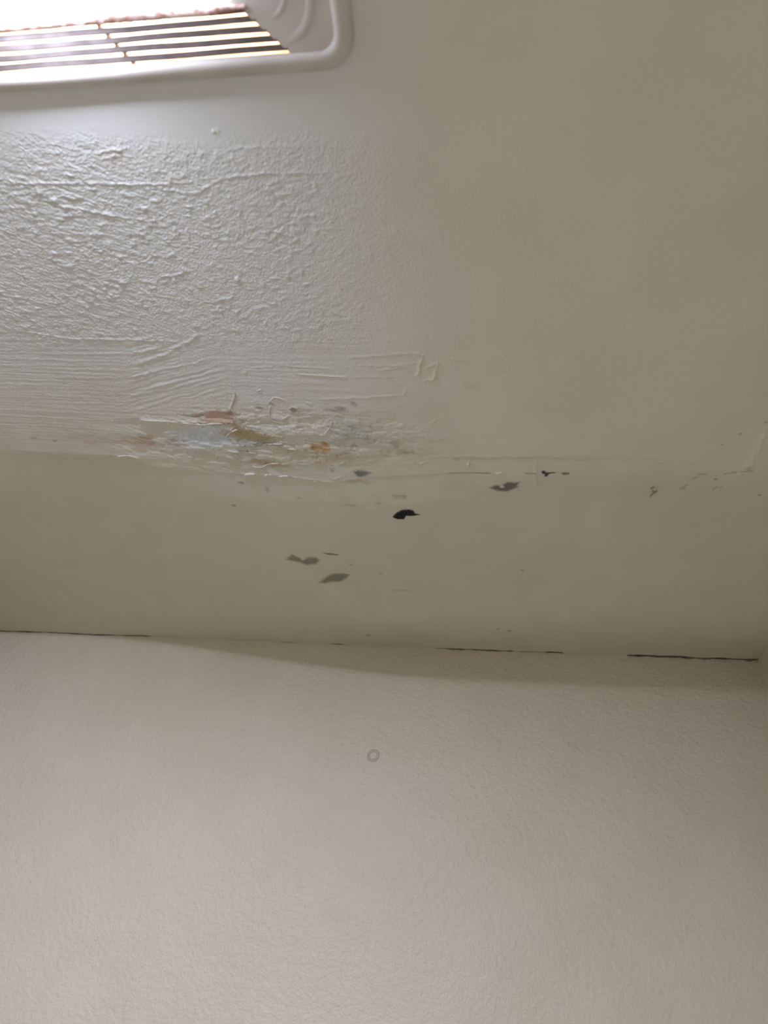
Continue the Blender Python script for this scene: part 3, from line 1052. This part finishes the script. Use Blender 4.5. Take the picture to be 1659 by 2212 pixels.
spot('mould_spot', [(615, 1208), (630, 1196), (645, 1203), (656, 1207), (668, 1202), (684, 1203), (692, 1210), (684, 1219), (662, 1221), (650, 1216), (632, 1212)],
     M_BROWN, 'brownish grey double-lobed smudge, upper of the two smudges', 'mould', 0.0002, 11, G, holes=[((653, 1207), 4, 3)], seed=11, breakup=0.9)
spot('mould_spot', [(685, 1259), (697, 1250), (705, 1244), (718, 1238), (740, 1237), (757, 1240), (750, 1249), (735, 1257), (716, 1257), (706, 1260)],
     M_BROWN, 'brownish grey slanting smudge, lower of the two smudges', 'mould', 0.0002, 11, G, seed=13, breakup=0.9)
spot('mould_spot', [(694, 1192), (712, 1194), (734, 1197), (728, 1200), (706, 1198)],
     M_BROWN, 'thin faint brown streak right above the two smudges', 'mould', 0.0002, 3, G, seed=15)
spot('mould_spot', [(762, 1017), (774, 1014), (790, 1016), (804, 1020), (794, 1025), (782, 1030), (770, 1028)],
     M_BLUE, 'slate blue-grey mould patch on the crumbling plaster strip', 'mould', 0.0005, 9, G, seed=17)
spot('mould_spot', [(1403, 1053), (1411, 1050), (1417, 1053), (1408, 1056), (1414, 1060), (1420, 1056), (1421, 1062), (1409, 1070), (1404, 1077), (1403, 1070), (1409, 1063)],
     M_BROWN, 'faint forked brown smudge towards the right wall', 'mould', 0.0002, 4, G, seed=19)

# ------------------------------------------------------------------ loose flakes and curls of paint: parts of the ceiling
def flake(pts, wpx, lift, thick=0.0006, curl=0.0):
    """a strip of paint standing off the ceiling along a traced line"""
    Q = on_ceiling(pts)
    e = on_ceiling([pts[0], (pts[0][0] + wpx, pts[0][1])])
    w = np.hypot(*(e[1] - e[0])) / 2
    n = max(8, 4 * len(Q))
    t = np.linspace(0, len(Q) - 1, n)
    S = np.stack([np.interp(t, range(len(Q)), Q[:, k]) for k in (0, 1)], 1)
    S[1:-1] = (S[:-2] + 2 * S[1:-1] + S[2:]) / 4
    vs, fs = [], []
    for i, q in enumerate(S):
        a = S[min(i + 1, n - 1)] - S[max(i - 1, 0)]
        nr = np.array([-a[1], a[0]]) / (np.hypot(*a) + 1e-9)
        k = min(1.0, 0.25 + 5 * min(i, n - 1 - i) / n)
        ww = w * k * (1 + 0.25 * math.sin(i * 1.9))
        prof = [(-ww, 0.0), (-ww * 0.5, lift * (1 - curl)), (0, lift), (ww, lift * (0.3 + curl)), (ww * 0.6, lift * 0.3 - thick), (-ww * 0.4, -0.0002)]
        for o_, d in prof:
            p = q + nr * o_
            vs.append((p[0], p[1], float(ceil_z(p[0], p[1])[0]) - d))
    for i in range(n - 1):
        for k in range(6):
            j = (k + 1) % 6
            fs.append((i * 6 + k, i * 6 + j, i * 6 + 6 + j, i * 6 + 6 + k))
    fs.append(tuple(range(6)))
    fs.append(tuple(reversed(range((n - 1) * 6, n * 6))))
    return fs, vs


def add_flake(name, *a, mat=None, **k):
    fs, vs = flake(*a, **k)
    return mesh_obj(name, vs, fs, mat or M_CEIL2, ceiling)


M_CEIL2 = paint_mat('lifted paint', C_PAINT, C_PAINT2, rough=0.5, spec=0.3, bumps=((420.0, 0.00010),))
add_flake('paint_flake', [(528, 1026), (536, 1023), (551, 1022)], 7, 0.0022, mat=M_FLAKE)['label'] = 'bright white lifted flake'
add_flake('paint_flake', [(572, 1025), (578, 1024)], 4, 0.0014, mat=M_FLAKE)
add_flake('paint_flake', [(602, 1028), (612, 1027), (622, 1027)], 4, 0.0014, mat=M_FLAKE)
add_flake('paint_flake', [(677, 1039), (684, 1039)], 5, 0.0016, mat=M_FLAKE)
add_flake('paint_flake', [(1009, 1004), (1013, 1001), (1013, 998)], 6, 0.0024, mat=M_FLAKE)['label'] = 'tiny bright hanging flake'
add_flake('paint_flake', [(1070, 1022), (1085, 1020)], 4, 0.0012, mat=M_FLAKE)
add_flake('paint_flake', [(508, 848), (505, 860), (502, 867)], 7, 0.0016)
add_flake('paint_flake', [(504, 866), (499, 876), (495, 885)], 6, 0.0016)
add_flake('paint_curl', [(590, 870), (582, 880), (581, 895), (586, 906), (596, 911), (612, 913)], 4, 0.0016)
add_flake('paint_curl', [(584, 866), (592, 858), (604, 860), (614, 864)], 3.5, 0.0012)
add_flake('paint_curl', [(626, 882), (632, 878), (641, 880), (643, 889)], 3.5, 0.0016)
add_flake('paint_curl', [(608, 904), (618, 901), (626, 897)], 3.5, 0.0012)
add_flake('paint_curl', [(552, 842), (556, 846), (562, 841), (565, 846), (558, 847)], 3, 0.0013)
add_flake('paint_curl', [(700, 898), (711, 901), (719, 906), (714, 920), (702, 934)], 3, 0.0013)
add_flake('paint_flake', [(390, 911), (440, 915), (482, 912)], 5, 0.0022)
add_flake('paint_flake', [(300, 904), (345, 907), (385, 910)], 4, 0.0016)
add_flake('paint_flake', [(488, 943), (500, 933), (514, 926)], 6, 0.0020)
add_flake('paint_flake', [(492, 971), (522, 975), (556, 978)], 4, 0.0016)
add_flake('paint_flake', [(545, 1004), (562, 1009), (584, 1001), (604, 999)], 4, 0.0018)
add_flake('paint_flake', [(566, 962), (588, 957), (612, 957)], 4, 0.0014)
add_flake('paint_flake', [(255, 983), (280, 981), (300, 986)], 4, 0.0016)
add_flake('paint_flake', [(640, 808), (690, 811), (750, 814)], 2.5, 0.0005)
add_flake('paint_flake', [(612, 972), (626, 968), (642, 969)], 6, 0.0014)

# ------------------------------------------------------------------ marks on the wall
def wall_ring(px, py, rpx, label):
    c, e = on_wall([(px, py), (px + rpx, py)])
    R = np.hypot(*(e - c))
    vs, fs = [], []
    nu, nv = 40, 8
    for i in range(nu):
        a = 2 * math.pi * i / nu
        rr = R * (1 + 0.05 * math.sin(2 * a + 0.6))
        for j in range(nv):
            b = 2 * math.pi * j / nv
            q = rr + 0.0028 * math.cos(b)
            vs.append((q * math.cos(a), -0.0009 * math.sin(b), q * math.sin(a) * 1.12))
    for i in range(nu):
        for j in range(nv):
            fs.append((i * nv + j, i * nv + (j + 1) % nv, ((i + 1) % nu) * nv + (j + 1) % nv, ((i + 1) % nu) * nv + j))
    o = mesh_obj('ring_mark', vs, fs, plain_mat('ring residue', (0.55, 0.49, 0.41), (0.62, 0.56, 0.48), 120, 0.6), None)
    o.location = (c[0], Y_BACK + 0.0002, c[1])
    return tag(o, label, 'ring mark')


wall_ring(806, 1632, 10.0, 'small brownish ring mark on the plain wall')


# ------------------------------------------------------------------ the opened, dirty joint between ceiling and wall
M_CRACK = plain_mat('dirt in the joint', (0.13, 0.115, 0.08), (0.26, 0.235, 0.17), 160, 0.9, spec=0.1)


def joint_crack(p0, p1, w, seed):
    """a ragged dark seam filling the corner of ceiling and wall between two photo columns"""
    order = np.argsort(PX[-1])
    x0, x1 = np.interp([p0, p1], PX[-1][order], XS[order])
    n = max(6, int((x1 - x0) / 0.004))
    xs = np.linspace(x0, x1, n)
    zz = np.interp(xs, XS, ZC[-1])
    ww = w * np.clip(0.55 + 0.9 * perlin(xs * 38, xs * 0 + seed * 1.37, seed) + 0.35 * perlin(xs * 120, xs * 0 + seed, seed + 1), 0.12, 1.4)
    ww *= 0.62
    ww *= np.clip(np.minimum(np.arange(n), np.arange(n)[::-1]) / 3.0 + 0.1, 0.1, 1)
    wob = 0.0014 * perlin(xs * 25, xs * 0 + seed * 2.1, seed + 3)
    vs, fs = [], []
    for i in range(n):
        for a, b in ((-ww[i] * 0.8, 0.0008), (-ww[i] * 0.7, -0.0006), (-0.0008 - ww[i] * 0.25, -ww[i] * 0.6), (0.001, -ww[i]), (0.001, 0.0008)):
            vs.append((xs[i], Y_BACK + a, zz[i] + b + wob[i] * 0.4))
    for i in range(n - 1):
        for k in range(5):
            j = (k + 1) % 5
            fs.append((i * 5 + k, i * 5 + 5 + k, i * 5 + 5 + j, i * 5 + j))
    o = mesh_obj('joint_crack', vs, fs, M_CRACK, ceiling)
    o['label'] = 'dark dirty crack where ceiling meets wall'
    return o


joint_crack(-30, 92, 0.0042, 1)
joint_crack(98, 325, 0.0036, 2)
joint_crack(605, 640, 0.0018, 3)
joint_crack(715, 745, 0.0020, 4)
joint_crack(940, 1112, 0.0042, 5)
joint_crack(1120, 1172, 0.0018, 6)
joint_crack(1178, 1216, 0.0056, 7)
joint_crack(1355, 1480, 0.0058, 8)
joint_crack(1470, 1640, 0.0066, 9)
